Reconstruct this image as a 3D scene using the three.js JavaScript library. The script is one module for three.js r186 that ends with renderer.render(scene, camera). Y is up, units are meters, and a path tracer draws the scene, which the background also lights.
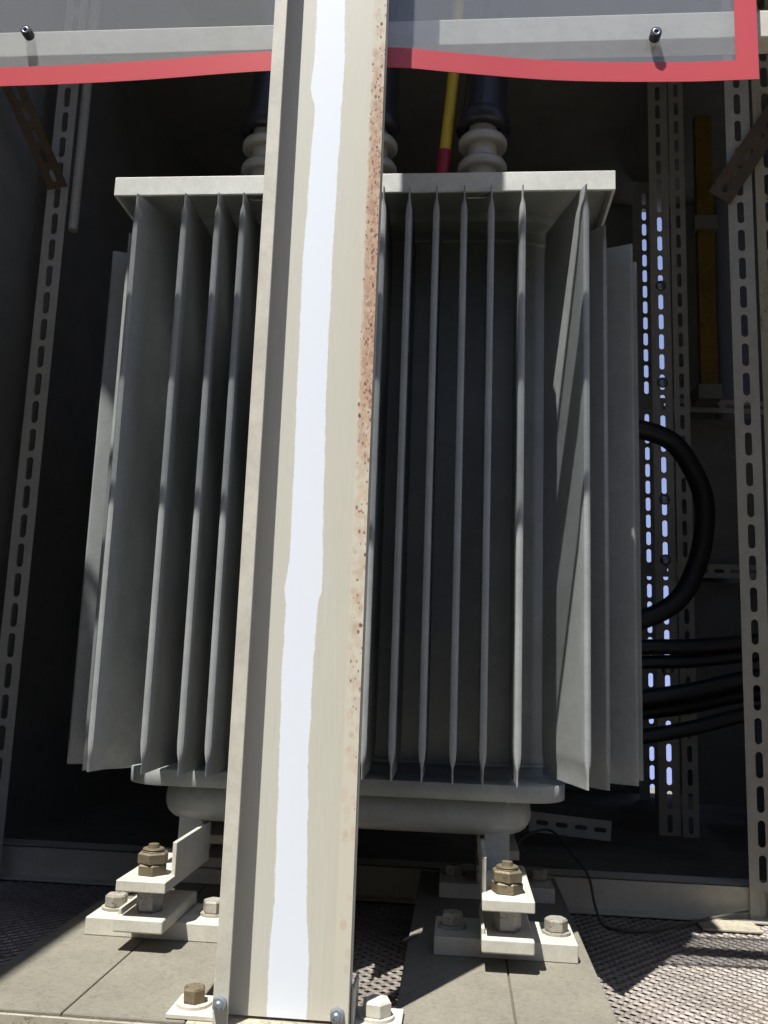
import * as THREE from 'three';
import { RoundedBoxGeometry } from 'three/addons/geometries/RoundedBoxGeometry.js';
import { mergeGeometries, mergeVertices, toCreasedNormals } from 'three/addons/utils/BufferGeometryUtils.js';

// ---------- camera, sky, sun, exposure ----------
const EYE = 0.52;                                   // lens height above the mesh floor (y = 0)
const scene = new THREE.Scene();
const camera = new THREE.PerspectiveCamera(2 * Math.atan(512 / 885) * 180 / Math.PI, 768 / 1024, 0.05, 200);
{
  const right = new THREE.Vector3(0.99584, 0.03452, -0.08436);
  const up = new THREE.Vector3(-0.02006, 0.98582, 0.16663);
  const back = new THREE.Vector3().crossVectors(right, up).normalize();
  up.crossVectors(back, right).normalize();
  camera.quaternion.setFromRotationMatrix(new THREE.Matrix4().makeBasis(right, up, back));
  camera.position.set(0, EYE, 0);
}
scene.add(camera);

const SUN = new THREE.Vector3(-0.58, 2.86, 1.0).normalize();
// clear sky: paler toward the horizon, deeper overhead
{
  const W = 64, H = 128, data = new Float32Array(W * H * 4), low = [0.43, 0.52, 0.92], high = [0.19, 0.27, 0.47];
  for (let j = 0; j < H; j++) {
    const up = Math.max(0, Math.sin(((j + 0.5) / H - 0.5) * Math.PI)), k = Math.pow(up, 0.6);
    for (let i = 0; i < W; i++) for (let c = 0; c < 4; c++) data[(j * W + i) * 4 + c] = c < 3 ? low[c] + (high[c] - low[c]) * k : 1;
  }
  const t = new THREE.DataTexture(data, W, H, THREE.RGBAFormat, THREE.FloatType);
  t.mapping = THREE.EquirectangularReflectionMapping; t.magFilter = THREE.LinearFilter; t.minFilter = THREE.LinearFilter; t.needsUpdate = true;
  scene.background = scene.environment = t;
}

const sun = new THREE.DirectionalLight(new THREE.Color(1.0, 0.98, 0.94), 8.6);
sun.position.copy(SUN).multiplyScalar(8); sun.target.position.set(-0.2, 0.6, -1.6);
sun.position.add(sun.target.position);
sun.castShadow = true; sun.shadow.mapSize.set(4096, 4096); sun.shadow.radius = 1;
Object.assign(sun.shadow.camera, { left: -3, right: 3, top: 3, bottom: -3, near: 0.5, far: 20 });
scene.add(sun, sun.target);

const renderer = new THREE.WebGLRenderer({ antialias: true });
renderer.toneMapping = THREE.LinearToneMapping;
renderer.toneMappingExposure = 1.0;
renderer.shadowMap.enabled = true;

// ---------- helpers ----------
let seed = 20240611;
const rnd = () => { seed = (seed * 1664525 + 1013904223) >>> 0; return seed / 4294967296; };
const taken = {};
const numbered = (n) => { taken[n] = (taken[n] ?? -1) + 1; return taken[n] ? `${n}_${String(taken[n]).padStart(3, '0')}` : n; };

function metres(g, scale = 1) {                     // uv in metres, by the way each face points
  g = g.index ? g.toNonIndexed() : g;
  if (!g.attributes.normal) g.computeVertexNormals();
  const p = g.attributes.position, n = g.attributes.normal, uv = new Float32Array(p.count * 2);
  for (let i = 0; i < p.count; i++) {
    const ax = Math.abs(n.getX(i)), ay = Math.abs(n.getY(i)), az = Math.abs(n.getZ(i));
    const [u, v] = ay > ax && ay > az ? [p.getX(i), p.getZ(i)] : ax > az ? [p.getZ(i), p.getY(i)] : [p.getX(i), p.getY(i)];
    uv[2 * i] = u * scale; uv[2 * i + 1] = v * scale;
  }
  g.setAttribute('uv', new THREE.BufferAttribute(uv, 2));
  return g;
}
// a box between x0..x1, y0..y1 and depths d0..d1 (depth = distance in front of the lens, so z = -d)
function bx(x0, x1, y0, y1, d0, d1, r = 0.0015) {
  const w = Math.abs(x1 - x0), h = Math.abs(y1 - y0), d = Math.abs(d1 - d0), rr = Math.min(r, w / 2.2, h / 2.2, d / 2.2);
  const g = rr > 0 ? new RoundedBoxGeometry(w, h, d, 2, rr) : new THREE.BoxGeometry(w, h, d);
  g.translate((x0 + x1) / 2, (y0 + y1) / 2, -(d0 + d1) / 2);
  return metres(g);
}
function cyl(r0, r1, y0, y1, x, d, seg = 24) {
  const g = new THREE.CylinderGeometry(r1, r0, y1 - y0, seg); g.translate(x, (y0 + y1) / 2, -d); return metres(g);
}
function tube(pts, r, seg = 48, rad = 10) {
  return metres(new THREE.TubeGeometry(new THREE.CatmullRomCurve3(pts.map(([x, y, d]) => new THREE.Vector3(x, y, -d))), seg, r, rad));
}
const join = (list) => list.length === 1 ? list[0] : mergeGeometries(list.map((g) => {
  const q = g.index ? g.toNonIndexed() : g; for (const k of Object.keys(q.attributes)) if (!['position', 'normal', 'uv'].includes(k)) q.deleteAttribute(k); return q;
}));
function add(name, geo, mat, parent) {              // a mesh; top-level names are numbered
  const m = new THREE.Mesh(Array.isArray(geo) ? join(geo) : geo, mat);
  m.name = parent ? name : numbered(name); m.castShadow = m.receiveShadow = true;
  (parent ?? scene).add(m); return m;
}
function tag(o, label, category, group) { o.userData.label = label; o.userData.category = category; if (group) o.userData.group = group; return o; }
function thing(name, label, category, group) { const o = new THREE.Group(); o.name = numbered(name); scene.add(o); return tag(o, label, category, group); }
function struct(name, geo, mat) { const m = add(name, geo, mat); m.userData.kind = 'structure'; return m; }

// ---------- textures ----------
function lattice(n) { const a = new Float32Array(n * n); for (let i = 0; i < a.length; i++) a[i] = rnd(); return a; }
function noiseField(S, octaves) {                   // tileable value noise, 0..1
  const out = new Float32Array(S * S);
  for (const [n, amp] of octaves) {
    const L = lattice(n);
    for (let y = 0; y < S; y++) for (let x = 0; x < S; x++) {
      const fx = x / S * n, fy = y / S * n, ix = Math.floor(fx), iy = Math.floor(fy);
      let tx = fx - ix, ty = fy - iy; tx = tx * tx * (3 - 2 * tx); ty = ty * ty * (3 - 2 * ty);
      const a = L[(iy % n) * n + ix % n], b = L[(iy % n) * n + (ix + 1) % n], c = L[((iy + 1) % n) * n + ix % n], d = L[((iy + 1) % n) * n + (ix + 1) % n];
      out[y * S + x] += amp * (a + (b - a) * tx + (c - a) * ty + (a - b - c + d) * tx * ty);
    }
  }
  const tot = octaves.reduce((s, o) => s + o[1], 0);
  return out.map((v) => v / tot);
}
function texFrom(S, fn, srgb, repeat = 1) {
  const data = new Uint8Array(S * S * 4);
  for (let i = 0; i < S * S; i++) { const c = fn(i); data[4 * i] = c[0]; data[4 * i + 1] = c[1]; data[4 * i + 2] = c[2]; data[4 * i + 3] = 255; }
  const t = new THREE.DataTexture(data, S, S); t.wrapS = t.wrapT = THREE.RepeatWrapping; t.magFilter = THREE.LinearFilter; t.minFilter = THREE.LinearMipmapLinearFilter; t.generateMipmaps = true;
  if (srgb) t.colorSpace = THREE.SRGBColorSpace; t.repeat.set(repeat, repeat); t.needsUpdate = true; return t;
}
const cl = (v) => Math.max(0, Math.min(255, Math.round(v)));
const nFine = noiseField(256, [[8, 1], [32, 0.8], [128, 1]]);
const nSpeck = noiseField(256, [[64, 1], [128, 1.2], [256, 1]]);
const nCoarse = noiseField(256, [[3, 1], [9, 0.7], [30, 0.4]]);
const dustMap = texFrom(256, (i) => { const v = 255 - 34 * nFine[i] - 26 * nCoarse[i]; return [cl(v), cl(v - 1), cl(v - 4)]; }, true, 2.5);
const grimeMap = texFrom(256, (i) => { const s = nSpeck[i] > 0.7 ? 60 : 0, v = 255 - 60 * nCoarse[i] - 40 * nFine[i] - s; return [cl(v), cl(v - 3), cl(v - 9)]; }, true, 3);
const concreteMap = texFrom(256, (i) => { const s = nSpeck[i] > 0.72 ? 16 : 0, v = 252 - 36 * nSpeck[i] - 32 * nCoarse[i] - s; return [cl(v), cl(v - 2), cl(v - 6)]; }, true, 3);
const rustMap = texFrom(256, (i) => { const k = Math.min(1, Math.max(0, (nFine[i] * 0.6 + nCoarse[i] * 0.6 - 0.58) * 6)); return [cl(200 - 60 * k), cl(195 - 110 * k), cl(180 - 130 * k)]; }, true, 2);
const bumpTex = texFrom(256, (i) => { const v = 255 * nFine[i]; return [cl(v), cl(v), cl(v)]; }, false, 6);

const M = {};
const std = (rgb, o = {}) => new THREE.MeshStandardMaterial({ color: new THREE.Color().setRGB(...rgb), roughness: 0.6, ...o });
M.cream = std([0.67, 0.64, 0.55], { map: dustMap, roughness: 0.55 });
M.creamDirty = std([0.56, 0.52, 0.42], { map: grimeMap, roughness: 0.7 });
M.rustCream = std([0.75, 0.72, 0.62], { map: rustMap, roughness: 0.8 });
M.grey = new THREE.MeshPhysicalMaterial({ color: new THREE.Color().setRGB(0.38, 0.4, 0.4), map: dustMap, roughness: 0.42, bumpMap: bumpTex, bumpScale: 0.0002, clearcoat: 0.25, clearcoatRoughness: 0.35 });
M.lid = std([0.76, 0.77, 0.74], { map: dustMap, roughness: 0.5 });
M.pad = std([0.25, 0.235, 0.19], { map: concreteMap, roughness: 0.9, bumpMap: bumpTex, bumpScale: 0.0006 });
M.galv = std([0.5, 0.5, 0.52], { map: grimeMap, roughness: 0.45, metalness: 0.6 });
M.zinc = std([0.36, 0.4, 0.46], { roughness: 0.35, metalness: 0.8 });
M.brassy = std([0.27, 0.225, 0.15], { map: grimeMap, roughness: 0.6, metalness: 0.3 });
M.boltDust = std([0.5, 0.48, 0.42], { map: grimeMap, roughness: 0.65 });
M.mesh = std([0.5, 0.46, 0.44], { map: grimeMap, roughness: 0.4, metalness: 0.35 });
M.slab = std([0.2, 0.15, 0.115], { map: concreteMap, roughness: 0.95 });
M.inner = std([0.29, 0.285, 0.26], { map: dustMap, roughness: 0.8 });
M.innerFloor = std([0.25, 0.235, 0.19], { map: grimeMap, roughness: 0.9 });
M.black = std([0.018, 0.018, 0.02], { roughness: 0.45 });
M.boot = std([0.025, 0.025, 0.028], { roughness: 0.35 });
M.porcelain = new THREE.MeshPhysicalMaterial({ color: new THREE.Color().setRGB(0.42, 0.4, 0.33), roughness: 0.2, clearcoat: 0.6, clearcoatRoughness: 0.15 });
M.yellow = std([0.6, 0.42, 0.03], { roughness: 0.5 });
M.redSleeve = std([0.3, 0.01, 0.025], { roughness: 0.45 });
M.redTape = std([0.52, 0.07, 0.08], { roughness: 0.35 });
M.rustSteel = std([0.17, 0.125, 0.09], { map: grimeMap, roughness: 0.85 });
M.ochre = std([0.36, 0.235, 0.03], { map: grimeMap, roughness: 0.7 });
M.postPaint = std([0.56, 0.54, 0.475], { map: dustMap, roughness: 0.55 });
M.wire = std([0.09, 0.09, 0.08], { roughness: 0.6 });
M.acrylic = new THREE.MeshPhysicalMaterial({ color: new THREE.Color().setRGB(0.95, 0.96, 0.97), roughness: 0.04, transmission: 0.905, thickness: 0, ior: 1.49 });
M.ground = std([0.25, 0.235, 0.19], { map: concreteMap, roughness: 0.95 });

// ---------- the setting ----------
const ROOF = 2.47, ROOF_FRONT = 1.172, BACK = 3.6, LEFT = -1.12, RIGHT = 1.02;
struct('ground', bx(-9, 9, -0.7, -0.6, -9, 9, 0), M.ground);
// a low wall across the yard and a taller house beside it, whose edge mirrors in the acrylic sheet
struct('wall_opposite', bx(-3.2, 8, -0.6, 3.6, -5.2, -5.0, 0), M.ground);
struct('wall_house', bx(-9, -3.2, -0.6, 8, -9, -5.0, 0), M.ground);
struct('floor', bx(LEFT, RIGHT, -0.09, -0.05, 1.19, 2.13, 0), M.slab);
struct('floor', bx(LEFT, RIGHT, -0.09, 0.05, 2.13, BACK, 0), M.innerFloor);
struct('ceiling', bx(LEFT - 0.05, RIGHT + 0.05, ROOF, ROOF + 0.05, ROOF_FRONT, BACK + 0.05), M.inner);
struct('wall_left', bx(LEFT - 0.04, LEFT, -0.6, ROOF, ROOF_FRONT, BACK + 0.05, 0), M.inner);
struct('wall_right', bx(RIGHT, RIGHT + 0.04, -0.6, ROOF, ROOF_FRONT, BACK + 0.05, 0), M.inner);
// the back wall is made of two sheets with a narrow gap between them
struct('wall_back', bx(LEFT, 0.715, -0.09, ROOF, BACK, BACK + 0.04, 0), M.inner);
struct('wall_back', bx(0.838, RIGHT, -0.09, ROOF, BACK, BACK + 0.04, 0), M.inner);
struct('wall_front', bx(LEFT, RIGHT, -0.6, -0.09, 1.19, 1.22, 0), M.creamDirty);
struct('trim_1', [bx(LEFT, RIGHT, -0.09, 0.066, 1.1535, 1.158, 0.001), bx(LEFT, RIGHT, 0.0, 0.004, 1.158, 1.188, 0.001), bx(-0.328, -0.077, 0.066, 0.0702, 1.155, 1.2, 0.001)], M.creamDirty);
{ // base rail of the frame behind the pads: upright web with a foot
  struct('trim_2', [bx(LEFT, 0.7, 0.0, 0.068, 2.065, 2.07, 0.001), bx(LEFT, 0.7, 0.064, 0.068, 2.065, 2.13, 0.001), bx(LEFT, 0.7, 0.0, 0.004, 2.03, 2.068, 0.001)], M.cream);
}
{ // open door leaf, standing at a right angle to the front
  const d = new THREE.Group(); d.name = 'door_1'; d.userData.kind = 'structure'; scene.add(d);
  add('leaf', bx(LEFT - 0.04, LEFT, -0.5, 2.57, -0.14, 1.155, 0.003), M.cream, d);
}

// ---------- acrylic sheet with red edging, screwed to the cross beam ----------
const sheetCurve = new THREE.CatmullRomCurve3([[-1.1, 1.236], [-0.754, 1.2327], [-0.638, 1.231], [-0.52, 1.226], [-0.323, 1.212], [-0.126, 1.2095], [-0.018, 1.227], [0.133, 1.25], [0.325, 1.26], [0.433, 1.258]].map(([x, d]) => new THREE.Vector3(x, 0, -d)));
const sheetPts = sheetCurve.getSpacedPoints(90);
function bentStrip(x0, x1, y0, y1, off0, off1) {    // a strip following the bend of the sheet between two offsets toward the lens
  const pts = sheetPts.filter((p) => p.x >= x0 - 1e-4 && p.x <= x1 + 1e-4).map((p) => [p.x, p.z]);
  const zAt = (x) => { for (let i = 1; i < sheetPts.length; i++) if (sheetPts[i].x >= x) { const a = sheetPts[i - 1], b = sheetPts[i]; return a.z + (b.z - a.z) * (x - a.x) / (b.x - a.x); } return sheetPts[sheetPts.length - 1].z; };
  if (pts[0][0] > x0 + 1e-4) pts.unshift([x0, zAt(x0)]);
  if (pts[pts.length - 1][0] < x1 - 1e-4) pts.push([x1, zAt(x1)]);
  const shape = new THREE.Shape(pts.map(([x, z]) => new THREE.Vector2(x, -z - off1)).concat(pts.slice().reverse().map(([x, z]) => new THREE.Vector2(x, -z - off0))));
  const g = new THREE.ExtrudeGeometry(shape, { depth: y1 - y0, bevelEnabled: false });
  g.rotateX(-Math.PI / 2);                          // shape y (depth) becomes -z, extrusion becomes +y
  g.translate(0, y0, 0);
  return metres(toCreasedNormals(g, 0.5));
}
{
  const s = thing('acrylic_sheet', 'clear bowed acrylic guard sheet with red edging behind the cream column', 'sheet');
  add('clear_panel', bentStrip(-1.1, 0.433, 1.41, 1.95, 0, 0.003), M.acrylic, s);
  add('red_edging', bentStrip(-1.1, 0.433, 1.405, 1.438, 0.0032, 0.0045), M.redTape, s);
  add('red_edging', bentStrip(-1.1, 0.433, 1.917, 1.95, 0.0032, 0.0045), M.redTape, s);
  add('red_edging', bentStrip(0.4, 0.433, 1.438, 1.917, 0.0032, 0.0045), M.redTape, s);
  for (const [x, y, d] of [[-0.712, 1.492, 1.228], [0.279, 1.478, 1.254]]) {
    const head = new THREE.CylinderGeometry(0.0085, 0.0085, 0.014, 20).rotateX(Math.PI / 2).translate(x, y, -(d - 0.008));
    const sc = add('screw', metres(head), M.black, s);
    const rec = new THREE.TorusGeometry(0.0045, 0.0014, 8, 16).translate(x, y, -(d - 0.0155));
    add('socket', metres(rec), M.zinc, sc);
  }
}
tag(add('cross_beam', bx(LEFT, 0.86, 1.491, 1.539, 1.275, 1.315, 0.003), M.cream), 'cream horizontal steel beam seen through the acrylic sheet', 'beam');

// ---------- the front column ----------
{
  const c = thing('steel_column', 'cream painted steel channel column with white paint streak and rust', 'column');
  const yB = 0.074, yT = ROOF;
  // web texture: cream with a ragged white streak
  const W = 256, H = 2048, cv = document.createElement('canvas'); cv.width = W; cv.height = H;
  const g = cv.getContext('2d');
  g.fillStyle = 'rgb(192,189,176)'; g.fillRect(0, 0, W, H);
  for (let i = 0; i < 2600; i++) { const v = 176 + 30 * rnd(); g.fillStyle = `rgba(${v | 0},${(v - 3) | 0},${(v - 16) | 0},0.25)`; g.fillRect(rnd() * W, rnd() * H, 1 + 2 * rnd(), 4 + 50 * rnd()); }
  const wx0 = -0.29, wx1 = -0.129;
  const streak = [[2.1, -0.236, -0.19], [0.984, -0.236, -0.193], [0.883, -0.2345, -0.1895], [0.834, -0.2395, -0.19], [0.801, -0.2305, -0.191], [0.57, -0.237, -0.194], [0.355, -0.235, -0.194], [0.129, -0.233, -0.188], [0.088, -0.2385, -0.187], [0.068, -0.235, -0.192], [-0.005, -0.236, -0.194], [-0.109, -0.234, -0.195], [-0.308, -0.23, -0.188], [-0.38, -0.233, -0.182], [-0.46, -0.232, -0.181]];
  const edge = (h, k) => { for (let i = 1; i < streak.length; i++) if (h >= streak[i][0]) { const a = streak[i - 1], b = streak[i]; return b[k] + (a[k] - b[k]) * (h - b[0]) / (a[0] - b[0]); } return streak[streak.length - 1][k]; };
  let j0 = 0, j1 = 0;
  for (let y = 0; y < H; y++) {
    const h = yT - (y + 0.5) / H * (yT - yB) - EYE;
    j0 += (rnd() - 0.5) * 0.0006 - j0 * 0.1; j1 += (rnd() - 0.5) * 0.0006 - j1 * 0.1;
    const a = (edge(h, 1) + j0 - wx0) / (wx1 - wx0) * W, b = (edge(h, 2) + j1 - wx0) / (wx1 - wx0) * W;
    g.fillStyle = 'rgb(220,225,232)'; g.fillRect(a, y, b - a, 1);
  }
  const tex = new THREE.CanvasTexture(cv); tex.colorSpace = THREE.SRGBColorSpace;
  const webMat = new THREE.MeshStandardMaterial({ map: tex, roughness: 0.6 });
  const webGeo = new THREE.BoxGeometry(wx1 - wx0, yT - yB, 0.004); webGeo.translate((wx0 + wx1) / 2, (yT + yB) / 2, -1.183);
  const web = add('web', webGeo, webMat, c); web.userData.label = 'cream web with ragged white paint streak';
  const legs = (x) => bx(x - 0.002, x + 0.002, yB - 0.16, yT, 1.152, 1.182, 0.001);
  add('side_flange', legs(-0.291), M.cream, c); add('side_flange', legs(-0.128), M.cream, c);
  add('lip', bx(-0.293, -0.274, -0.1, yT, 1.149, 1.1525, 0.001), M.cream, c);
  // rusty lip
  const rc = document.createElement('canvas'); rc.width = 64; rc.height = 2048; const r = rc.getContext('2d');
  r.fillStyle = 'rgb(196,190,172)'; r.fillRect(0, 0, 64, 2048);
  const rusty = (h) => Math.exp(-(((h - 0.56) / 0.27) ** 4)) + 0.1 * Math.exp(-(((h - 0.1) / 0.22) ** 2));
  for (let i = 0; i < 15000; i++) {
    const y = rnd() * 2048, h = yT - y / 2048 * (yT + 0.1) - EYE, k = rusty(h);
    if (rnd() > k + 0.012) continue;
    const soft = rnd() < 0.8, x = 64 * (soft ? 0.15 + 0.85 * rnd() : Math.sqrt(rnd())), q = soft ? 2 + 5 * rnd() : 0.8 + 2.2 * rnd() * rnd();
    r.fillStyle = soft ? ['rgba(178,136,110,0.13)', 'rgba(190,158,134,0.14)', 'rgba(150,112,88,0.11)'][(rnd() * 3) | 0] : ['rgba(88,58,50,0.9)', 'rgba(120,76,58,0.8)'][(rnd() * 2) | 0];
    r.beginPath(); r.ellipse(x, y, q * 2.4, q * (0.5 + 0.6 * rnd()), 0, 0, 7); r.fill();
  }
  const rt = new THREE.CanvasTexture(rc); rt.colorSpace = THREE.SRGBColorSpace;
  const lg = new THREE.BoxGeometry(0.019, yT + 0.1, 0.0035); lg.translate(-0.1355, (yT - 0.1) / 2, -1.151);
  add('lip', lg, new THREE.MeshStandardMaterial({ map: rt, roughness: 0.75 }), c).userData.label = 'rust-spotted front lip';
  for (const [x, y] of [[-0.2845, 0.098], [-0.1395, 0.094]]) {
    const b = add('bolt', metres(new THREE.CylinderGeometry(0.0085, 0.0095, 0.008, 6).rotateX(Math.PI / 2).translate(x, y, -1.1445)), M.zinc, c);
    add('bolt_end', metres(new THREE.SphereGeometry(0.0055, 14, 10).scale(1, 1, 0.7).translate(x, y, -1.1405)), M.zinc, b);
  }
  for (const s of [-1, 1]) {                         // foot plates with hex bolts either side
    const xe = s < 0 ? -0.294 : -0.125, x0 = s < 0 ? xe - 0.062 : xe, x1 = s < 0 ? xe : xe + 0.062;
    add('foot_plate', [bx(x0, x1, 0.0705, 0.077, 1.162, 1.23), bx(s < 0 ? xe - 0.004 : xe, s < 0 ? xe : xe + 0.004, 0.077, 0.12, 1.165, 1.215)], M.cream, c);
    const bxx = s < 0 ? -0.33 : -0.095;
    const w = add('foot_bolt', hexHead(s < 0 ? 0.015 : 0.0185, 0.018, bxx, 0.081, 1.195, 0.3), s < 0 ? M.brassy : M.cream, c);
    add('washer', cyl(0.022, 0.022, 0.077, 0.081, bxx, 1.195), M.cream, w);
  }
}

// ---------- support pads ----------
function pad(x0, x1, seam, label) {
  const p = thing('support_pad', label, 'pad', 'raised beige pads under the transformer feet');
  add('plate', bx(x0, seam - 0.0009, -0.05, 0.07, 1.159, 2.028, 0.002), M.pad, p);
  add('plate', bx(seam + 0.0009, x1, -0.05, 0.07, 1.159, 2.028, 0.002), M.pad, p);
  add('seam_filler', bx(seam - 0.0009, seam + 0.0009, -0.05, 0.066, 1.159, 2.028, 0), M.slab, p);
}
pad(-0.645, -0.33, -0.488, 'beige raised pad with slanting seam under the two brass-nut feet left of column');
pad(-0.075, 0.212, 0.08, 'beige raised pad right of the cream column, half in its shadow');
tag(add('twig', tube([[-0.083, 0.073, 1.52], [-0.07, 0.074, 1.545], [-0.06, 0.073, 1.56]], 0.0022, 8, 6), M.creamDirty), 'short pale stick lying on the shadowed pad edge', 'stick');

// ---------- expanded metal floor ----------
function meshPanel(x0, x1, d0, d1, label) {
  const g = thing('mesh_panel', label, 'mesh floor', 'expanded metal floor panels');
  const px = 0.012, pz = 0.0135, list = [];
  const seg = new THREE.BoxGeometry(1, 0.0018, 0.0042); seg.rotateX(0.75);
  let row = 0;
  for (let d = d0 + pz / 2; d < d1 - 0.004; d += pz, row++) {
    let k = 0;
    for (let x = x0; x < x1 - 0.004; x += px, k++) {
      const a = ((k + row) & 1 ? 1 : -1) * pz * 0.36, xe = Math.min(x + px, x1);
      const p = new THREE.Vector3(x, 0, -(d + a)), q = new THREE.Vector3(xe, 0, -(d - a)), len = p.distanceTo(q);
      const s = seg.clone(); s.scale(len + 0.002, 1, 1); s.rotateY(Math.atan2(-(q.z - p.z), q.x - p.x)); s.translate((p.x + q.x) / 2, -0.003, (p.z + q.z) / 2);
      list.push(s);
    }
  }
  const m = add('strands', metres(mergeGeometries(list)), M.mesh, g); m.userData.kind = 'stuff';
  for (const d of [d0, d1 - 0.006]) add('bearer', bx(x0, x1, -0.05, -0.0055, d, d + 0.006, 0), M.slab, g);
}
meshPanel(0.214, 0.98, 1.192, 2.028, 'sunlit expanded metal floor mesh beside the right slotted post');
meshPanel(-0.328, -0.077, 1.2, 2.028, 'narrow strip of expanded metal mesh between the two pads');
meshPanel(-1.118, -0.647, 1.192, 2.028, 'dark expanded metal floor mesh below the left slotted post');
tag(add('cover_plate', bx(0.5, 0.62, 0.001, 0.006, 1.955, 2.026), M.creamDirty), 'small dirty cream plate on the mesh by the right slotted post', 'plate');

// ---------- transformer ----------
const TX = -0.2, TZ = 1.795;
function stadium(hx, r) { const s = new THREE.Shape(); s.moveTo(-hx, -r); s.lineTo(hx, -r); s.absarc(hx, 0, r, -Math.PI / 2, Math.PI / 2, false); s.lineTo(-hx, r); s.absarc(-hx, 0, r, Math.PI / 2, Math.PI * 1.5, false); return s; }
function roundRect(hx, hz, r) { const s = new THREE.Shape(); s.moveTo(-hx + r, -hz); s.lineTo(hx - r, -hz); s.absarc(hx - r, -hz + r, r, -Math.PI / 2, 0); s.lineTo(hx, hz - r); s.absarc(hx - r, hz - r, r, 0, Math.PI / 2); s.lineTo(-hx + r, hz); s.absarc(-hx + r, hz - r, r, Math.PI / 2, Math.PI); s.lineTo(-hx, -hz + r); s.absarc(-hx + r, -hz + r, r, Math.PI, Math.PI * 1.5); return s; }
function slab(shape, y0, y1, bevel = 0.002) {
  const b = Math.min(bevel, (y1 - y0) / 2.1);
  const g = new THREE.ExtrudeGeometry(shape, { depth: y1 - y0 - 2 * b, bevelEnabled: true, bevelSize: b, bevelThickness: b, bevelSegments: bevel > 0.01 ? 6 : 2, bevelOffset: -b, curveSegments: 24 });
  g.rotateX(-Math.PI / 2); g.translate(TX, y0 + b, -TZ); return metres(toCreasedNormals(g, 0.7));
}
const FIN_B = 0.33, FIN_T = 1.35;
function finGeometry(len) {                          // pressed hollow fin; nose at z=0 pointing +z, root at z=-len
  const ys = [[0, 0.0016], [0.022, 0.0017], [0.036, 0.0052], [0.05, 0.0062], [0.97, 0.0062], [0.984, 0.0052], [0.998, 0.0017], [1.02, 0.0016]];
  const pos = [], idx = [], n = 12;
  for (const [y, t] of ys) {
    const ring = [[-t * 0.62, -len], [-t * 0.62, -0.03], [-t, -0.012]];
    for (let k = 1; k < 6; k++) { const a = Math.PI * k / 6; ring.push([-t * Math.cos(a), -0.006 + Math.sin(a) * 0.006]); }
    ring.push([t, -0.012], [t * 0.62, -0.03], [t * 0.62, -len]);
    ring.push([0, -len]);
    for (const [x, z] of ring) pos.push(x, y, z);
  }
  const m = pos.length / 3 / ys.length;
  for (let r = 0; r < ys.length - 1; r++) for (let k = 0; k < m; k++) { const a = r * m + k, b = r * m + (k + 1) % m; idx.push(a, b, a + m, b, b + m, a + m); }
  const c0 = 0, c1 = (ys.length - 1) * m;
  for (let k = 1; k < m - 1; k++) { idx.push(c0, c0 + k + 1, c0 + k); idx.push(c1, c1 + k, c1 + k + 1); }
  const g = new THREE.BufferGeometry(); g.setAttribute('position', new THREE.Float32BufferAttribute(pos, 3)); g.setIndex(idx);
  g.computeVertexNormals();
  return metres(toCreasedNormals(g, 0.6));
}
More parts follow.
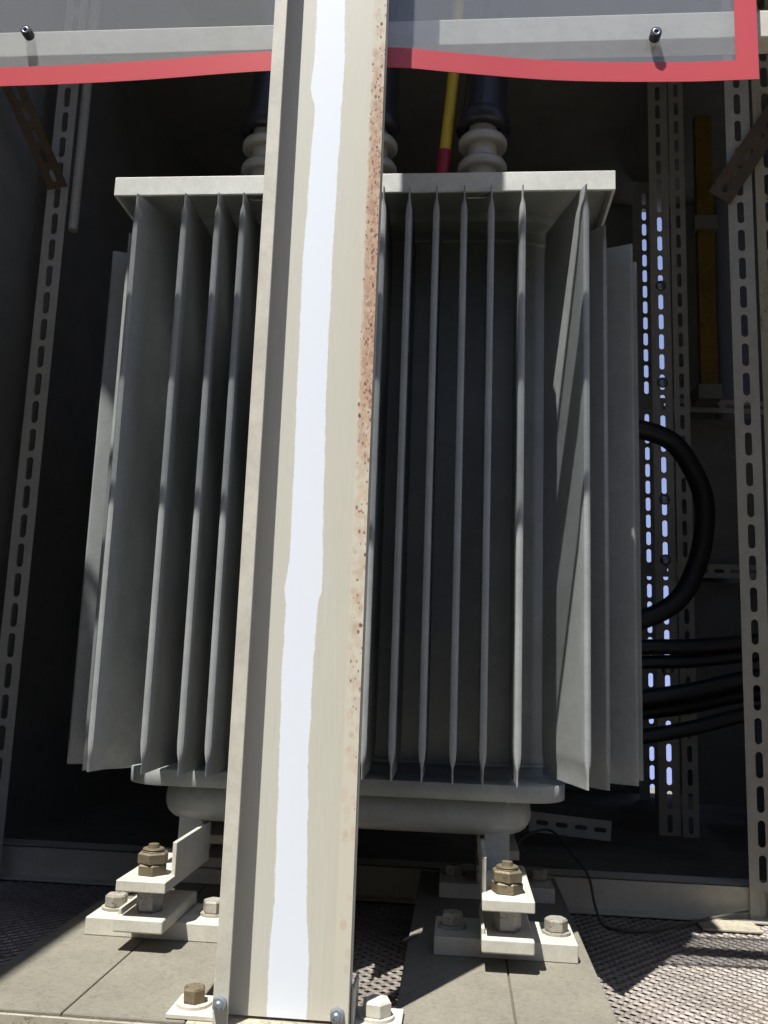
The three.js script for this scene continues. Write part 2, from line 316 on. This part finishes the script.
{
  const t = thing('transformer', 'grey oil-filled transformer with vertical cooling fins and pale lid', 'transformer');
  add('tank', slab(stadium(0.265, 0.16), 0.318, 1.357, 0.004), M.grey, t);
  add('weld_seam', [slab(stadium(0.265, 0.166), 1.332, 1.34, 0.003), slab(stadium(0.265, 0.166), 0.338, 0.345, 0.003)], M.grey, t);
  const lid = add('lid', [slab(roundRect(0.452, 0.3165, 0.012), 1.376, 1.387, 0.002)], M.grey, t);
  add('lid_rim', [bx(TX - 0.457, TX + 0.457, 1.351, 1.388, 1.473, 1.479), bx(TX - 0.457, TX + 0.457, 1.351, 1.388, 2.111, 2.117), bx(TX - 0.457, TX - 0.451, 1.351, 1.388, 1.479, 2.111), bx(TX + 0.451, TX + 0.457, 1.351, 1.388, 1.479, 2.111)], M.lid, lid);
  add('tank_collar', slab(stadium(0.275, 0.2), 1.357, 1.377, 0.002), M.grey, t);
  add('bottom_flange', slab(roundRect(0.385, 0.25, 0.07), 0.292, 0.32, 0.003), M.grey, t);
  add('bottom_shell', slab(roundRect(0.33, 0.22, 0.08), 0.228, 0.296, 0.03), M.grey, t);
  const long = finGeometry(0.19), short = finGeometry(0.13);
  const place = (geo, x, d, turn) => { const f = add('cooling_fin', geo, M.grey, t); f.position.set(x, (geo === short ? FIN_B - 0.018 : FIN_B) - (x < -0.4 ? 0.008 : 0), -d); if (geo === short) f.scale.y = 1.0176; f.rotation.y = turn; };
  for (const x of [-0.513, -0.4515, -0.4055, -0.355, -0.304, -0.253, -0.2025, -0.152, -0.106, -0.0575, -0.0085, 0.039, 0.0935]) place(long, x, 1.45, 0);
  const R = (a) => a * Math.PI / 180;
  for (const s of [-1, 1]) {
    place(long, TX + s * 0.4035, 1.45, s * R(16));
    for (const [x, d, a] of [[0.46, 1.6, 45], [0.524, 1.678, 67], [0.548, 1.76, 84], [0.545, 1.86, 101], [0.515, 1.94, 120], [0.45, 2.0, 140]]) place(short, TX + s * x - (s < 0 ? 0.015 : 0), d, s * R(a));
    place(long, TX + s * 0.4, 2.14, s * R(164));
  }
  for (let k = 0; k < 14; k++) place(long, TX - 0.31 + k * 0.0477, 2.14, Math.PI);
  // lid hooks
  for (const x of [-0.385, 0.012]) add('lid_hook', tube([[x - 0.024, 1.366, 1.495], [x - 0.02, 1.353, 1.495], [x, 1.351, 1.495], [x + 0.02, 1.353, 1.495], [x + 0.024, 1.366, 1.495]], 0.003, 20, 8), M.galv, t);
  // porcelain bushings
  for (const x of [0.026, -0.209, -0.444]) {
    const core = new THREE.LatheGeometry([[0.001, 0], [0.055, 0], [0.055, 0.012], [0.034, 0.02], [0.032, 0.27], [0.02, 0.29], [0.001, 0.29]].map(([r, y]) => new THREE.Vector2(r, y)), 32);
    const b = add('bushing', metres(core), M.porcelain, t); b.position.set(x, 1.388, -1.75);
    for (const y of [0.06, 0.115, 0.17, 0.225]) {
      const sh = new THREE.LatheGeometry([[0.03, -0.008], [0.046, -0.011], [0.0515, -0.008], [0.053, 0.001], [0.05, 0.009], [0.042, 0.014], [0.03, 0.022]].map(([r, yy]) => new THREE.Vector2(r, yy + y)), 36);
      add('shed', metres(sh), M.porcelain, b);
    }
  }
  // legs from the bottom flange to the mounting angles
  for (const [x0, x1] of [[0.0475, 0.09], [-0.487, -0.4445]]) for (const d of [1.59, 1.95]) add('leg', bx(x0, x1, 0.174, 0.296, d, d + 0.05), M.grey, t);
}

// ---------- mounting feet ----------
function hexHead(r, h, x, y, d, turn) {
  const g = new THREE.LatheGeometry([[0.0001, 0], [r * 0.93, 0], [r, h * 0.1], [r, h * 0.85], [r * 0.88, h], [0.0001, h]].map((p) => new THREE.Vector2(...p)), 6).toNonIndexed();
  g.computeVertexNormals(); return metres(g.rotateY(turn).translate(x, y, -d));
}
function mountingFoot(xc, inner, d, label) {          // inner: which side the upright of the angle is on; d: depth of the plate's outer end; back feet are turned round
  const f = thing('mounting_foot', label, 'mounting foot', 'steel feet bolting the transformer to the pads');
  const k = d < 1.8 ? 1 : -1, D = (v) => d + k * v;
  add('base_plate', bx(xc - 0.111, xc + 0.111, 0.07, 0.0975, D(0.072), D(0.187), 0.002), M.cream, f);
  for (const s of [-1, 1]) {
    const b = add('anchor_bolt', hexHead(0.0185, 0.019, xc + s * 0.083, 0.1015, D(0.128), 0.25 + s * 0.2), M.boltDust, f);
    add('washer', cyl(0.023, 0.023, 0.0975, 0.1015, xc + s * 0.083, D(0.128)), M.boltDust, b);
  }
  add('lower_plate', [bx(xc - 0.039, xc + 0.039, 0.0985, 0.119, D(0), D(0.18), 0.003), bx(xc - 0.039, xc - 0.034, 0.117, 0.128, D(0.02), D(0.16), 0.001)], M.cream, f);
  add('spacer', [hexHead(0.0215, 0.039, xc, 0.119, D(0.05), 0.52)], M.galv, f);
  const x0 = inner < 0 ? xc - 0.039 : xc + 0.032, x1 = x0 + 0.007;
  const top = add('mounting_angle', [bx(xc - 0.039, xc + 0.039, 0.157, 0.174, D(0), D(0.24), 0.002), bx(x0, x1, 0.172, 0.224, D(0.045), D(0.24), 0.0015)], M.cream, f);
  add('lock_nut', hexHead(0.0245, 0.0165, xc, 0.174, D(0.05), 0.35), M.brassy, f);
  add('lock_nut', hexHead(0.0245, 0.0165, xc, 0.1912, D(0.05), 0.1), M.brassy, f);
  const e = add('threaded_end', [cyl(0.0165, 0.0155, 0.2075, 0.213, xc, D(0.05)), cyl(0.009, 0.008, 0.213, 0.219, xc, D(0.05))], M.brassy, f);
  for (const y of [0.2085, 0.2115]) add('thread', metres(new THREE.TorusGeometry(0.016, 0.0011, 6, 24).rotateX(Math.PI / 2).translate(xc, y, -D(0.05))), M.brassy, e);
  if (xc < -0.2) add('bolt', [hexHead(0.012, 0.013, xc + 0.022, 0.174, D(0.12), 0.2), cyl(0.007, 0.007, 0.187, 0.212, xc + 0.022, D(0.12))], M.brassy, f);
  return top;
}
mountingFoot(0.079, -1, 1.4, 'cream mounting foot with brass nuts on the half-shadowed pad');
mountingFoot(-0.478, 1, 1.388, 'cream mounting foot with brass nuts on the sunlit pad left of the column');
mountingFoot(0.079, -1, 2.0, 'rear mounting foot behind the transformer leg on the half-shadowed pad');
mountingFoot(-0.476, 1, 2.0, 'rear mounting foot in the dark on the pad left of the column');

// ---------- cables on the bushings ----------
[[0.026, 'black cable boot on the bushing beside the yellow cable'], [-0.209, 'black cable boot half hidden by the column edge with rust'], [-0.444, 'black cable boot at the far bushing away from the yellow cable']].forEach(([x, label]) => {
  const o = thing('insulated_cable', label, 'cable', 'black high-voltage cables on the bushings');
  const lean = 0.06;
  const prof = [[0.0385, 0], [0.058, 0.004], [0.056, 0.03], [0.047, 0.045], [0.043, 0.16], [0.03, 0.2], [0.026, 0.26]].map(([r, y]) => new THREE.Vector2(r, y));
  const boot = new THREE.LatheGeometry(prof, 32); boot.rotateZ(-lean); boot.translate(x, 1.642, -1.75);
  add('boot', metres(boot), M.boot, o);
  add('cable', tube([[x + 0.012, 1.86, 1.75], [x + 0.02, 2.0, 1.75], [x + 0.03, 2.3, 1.78], [x + 0.03, 2.465, 1.79]], 0.024, 24, 14), M.black, o);
});
{
  const o = thing('yellow_cable', 'yellow earth cable with a red sleeve standing on the lid', 'cable');
  add('cable', tube([[-0.056, 1.58, 1.75], [-0.05, 1.65, 1.75], [-0.04, 1.78, 1.75], [-0.03, 2.1, 1.76], [-0.03, 2.465, 1.77]], 0.0125, 32, 12), M.yellow, o);
  add('red_sleeve', tube([[-0.064, 1.388, 1.75], [-0.062, 1.5, 1.75], [-0.054, 1.6, 1.75]], 0.0145, 16, 14), M.redSleeve, o);
}

// ---------- slotted steel posts, rails and braces ----------
function slottedStrip(w, len, t, pitch = 0.066, sl = 0.046, sw = 0.014, start = 0.033) {   // in x (width) and y (length), thickness along z
  const s = new THREE.Shape([[-w / 2, 0], [w / 2, 0], [w / 2, len], [-w / 2, len]].map((p) => new THREE.Vector2(...p)));
  for (let y = start; y + sl / 2 < len; y += pitch) {
    const h = new THREE.Path(), r = sw / 2, a = y - sl / 2 + r, b = y + sl / 2 - r;
    if (a - r < 0.002) continue;
    h.moveTo(-r, a); h.absarc(0, b, r, Math.PI, 0, true); h.absarc(0, a, r, 0, -Math.PI, true); s.holes.push(h);
  }
  return metres(new THREE.ExtrudeGeometry(s, { depth: t, bevelEnabled: false, curveSegments: 6 }));
}
function post(x, w, d, y0, y1, mat, label, side, opt = {}) {   // side: -1 / 1 which edge carries the return flange, running back
  const p = thing('slotted_post', label, 'post', opt.group);
  const f = slottedStrip(w, y1 - y0, 0.0025, opt.pitch, opt.sl, opt.sw); f.translate(x, y0, -d);
  add('front_flange', f, mat, p);
  if (side) { const g = slottedStrip(w, y1 - y0, 0.0025, opt.pitch, opt.sl, opt.sw); g.rotateY(Math.PI / 2); g.translate(x + side * (w / 2 - (side > 0 ? 0.0025 : 0)), y0, -d - w / 2 - 0.0005); add('side_flange', g, mat, p); }
  return p;
}
post(-1.039, 0.055, 2.0, 0.0, ROOF, M.postPaint, 'slotted steel post standing against the left wall', -1, { pitch: 0.07, sl: 0.056, sw: 0.016 });
post(0.655, 0.058, 2.06, 0.0, ROOF, M.postPaint, 'slotted steel post at the end of the base rail', 0, { pitch: 0.072, sl: 0.056, sw: 0.016 });
post(0.722, 0.06, 2.06, 0.0, ROOF, M.rustCream, 'rust-stained slotted post right beside the base rail post', 1, { pitch: 0.072, sl: 0.056, sw: 0.018 });
const loopPost = post(0.611, 0.062, 2.72, 0.05, ROOF, M.postPaint, 'back slotted post with daylight through its slots beside the cable loop', 0, { sl: 0.05, sw: 0.015 });
for (const y of [0.52, 0.845, 1.03, 1.4, 1.72]) add('bolt', metres(new THREE.SphereGeometry(0.017, 14, 8).scale(1, 1, 0.5).translate(0.611, y, -2.714)), M.zinc, loopPost);
post(0.666, 0.046, 2.705, 0.05, ROOF, M.postPaint, 'back slotted post with dark slots beside the yellow bar', 0);
post(0.703, 0.09, 3.4, 0.05, ROOF, M.postPaint, 'rearmost slotted post with daylight in its slots next to the fins', 0, { sl: 0.051, sw: 0.017 });
function stripBetween(name, a, b, w, mat, label, cat) {
  const A = new THREE.Vector3(a[0], a[1], -a[2]), B = new THREE.Vector3(b[0], b[1], -b[2]), len = A.distanceTo(B);
  const g = slottedStrip(w, len, 0.003, 0.05, 0.032, 0.012), m = add(name, g, mat);
  const yv = B.clone().sub(A).normalize(), zv = new THREE.Vector3(0, 0, 1).addScaledVector(yv, -yv.z);
  if (zv.length() < 0.5) zv.set(1, 0, 0).addScaledVector(yv, -yv.x);
  zv.normalize(); const xv = new THREE.Vector3().crossVectors(yv, zv);
  m.quaternion.setFromRotationMatrix(new THREE.Matrix4().makeBasis(xv, yv, zv)); m.position.copy(A);
  return tag(m, label, cat);
}
stripBetween('diagonal_brace', [-1.03, 1.66, 1.98], [-1.1, 2.05, 1.4], 0.05, M.rustSteel, 'rusty slotted diagonal brace meeting the left post', 'brace');
stripBetween('diagonal_brace', [0.6, 1.645, 2.04], [0.86, 2.05, 2.04], 0.06, M.rustSteel, 'rusty slotted diagonal brace crossing the right posts', 'brace');
stripBetween('slotted_rail', [0.45, 1.405, 2.95], [RIGHT, 1.39, 2.95], 0.045, M.postPaint, 'upper horizontal slotted rail behind the cable loop', 'rail');
stripBetween('slotted_rail', [0.45, 0.84, 2.95], [RIGHT, 0.84, 2.95], 0.045, M.postPaint, 'lower horizontal slotted rail behind the cable loop', 'rail');
stripBetween('slotted_rail', [0.19, 0.115, 2.45], [0.4, 0.1, 2.45], 0.05, M.postPaint, 'short slotted rail low behind the transformer', 'rail');
tag(add('back_panel', bx(0.765, 1.0, 0.86, 1.37, 3.02, 3.03), M.inner), 'dim grey panel between the two horizontal slotted rails', 'panel');
tag(add('back_panel', bx(0.765, 1.0, 0.1, 0.81, 3.02, 3.03), M.inner), 'dim grey panel below the lower horizontal slotted rail', 'panel');
{
  const o = thing('yellow_bar', 'dim yellow upright bar between the back posts and right post', 'bar');
  add('bar', bx(0.765, 0.82, 1.44, 1.98, 2.85, 2.88), M.ochre, o); add('bar', bx(0.765, 0.82, 2.03, 2.4, 2.85, 2.88), M.ochre, o);
  add('clamp', bx(0.755, 0.83, 1.98, 2.03, 2.845, 2.89), M.inner, o); add('clamp', bx(0.755, 0.83, 1.39, 1.44, 2.845, 2.947), M.inner, o);
}

// ---------- cables at the right ----------
const Y = (list) => list.map(([x, h, d]) => [x, h + EYE, d]);
tag(add('cable_loop', tube(Y([[0.2, 0.6, 2.4], [0.4, 0.655, 2.4], [0.478, 0.645, 2.4], [0.563, 0.61, 2.4], [0.628, 0.506, 2.4], [0.645, 0.424, 2.4], [0.625, 0.29, 2.4], [0.57, 0.182, 2.4], [0.471, 0.125, 2.4], [0.3, 0.09, 2.4]]), 0.026, 80, 14), M.black), 'thick black cable bending in a wide loop beside the fins', 'cable');
[[0.055, 0.075, 0.02, 2.4, 'topmost of the black cables running to the right post'], [0.015, 0.04, 0.018, 2.42, 'second black cable of the bundle running to the right post'], [-0.075, -0.018, 0.021, 2.38, 'third black cable of the bundle, below the gap'], [-0.115, -0.062, 0.02, 2.43, 'fourth black cable of the bundle running to the right post'], [-0.17, -0.105, 0.019, 2.36, 'lowest black cable of the bundle, above the floor']].forEach(([h0, h1, r, d, label]) => {
  tag(add('power_cable', tube(Y([[0.25, h0 - 0.03, d], [0.47, h0, d], [0.6, (h0 + h1) / 2 - 0.004, d], [0.725, h1, d], [0.95, h1 + 0.03, d]]), r, 40, 12), M.black), label, 'cable', 'black cable bundle behind the right post');
});
tag(add('thin_wire', tube([[0.1, 0.075, 2.08], [0.16, 0.12, 2.2], [0.22, 0.13, 2.25], [0.262, 0.1, 2.13], [0.285, 0.076, 2.05], [0.29, 0.03, 1.98], [0.3, 0.004, 1.945], [0.335, 0.004, 1.91], [0.39, 0.004, 1.925], [0.46, 0.006, 1.97], [0.535, 0.01, 2.02], [0.62, 0.02, 2.05]], 0.003, 90, 8), M.wire), 'thin grey wire trailing over the rail onto the mesh', 'wire');
tag(add('conduit', cyl(0.012, 0.012, 1.55, ROOF, -0.985, 1.99, 14), M.postPaint), 'thin dark conduit hanging beside the left slotted post', 'conduit');

scene.traverse((o) => { if (o.isMesh) o.castShadow = o.receiveShadow = true; });
renderer.render(scene, camera);
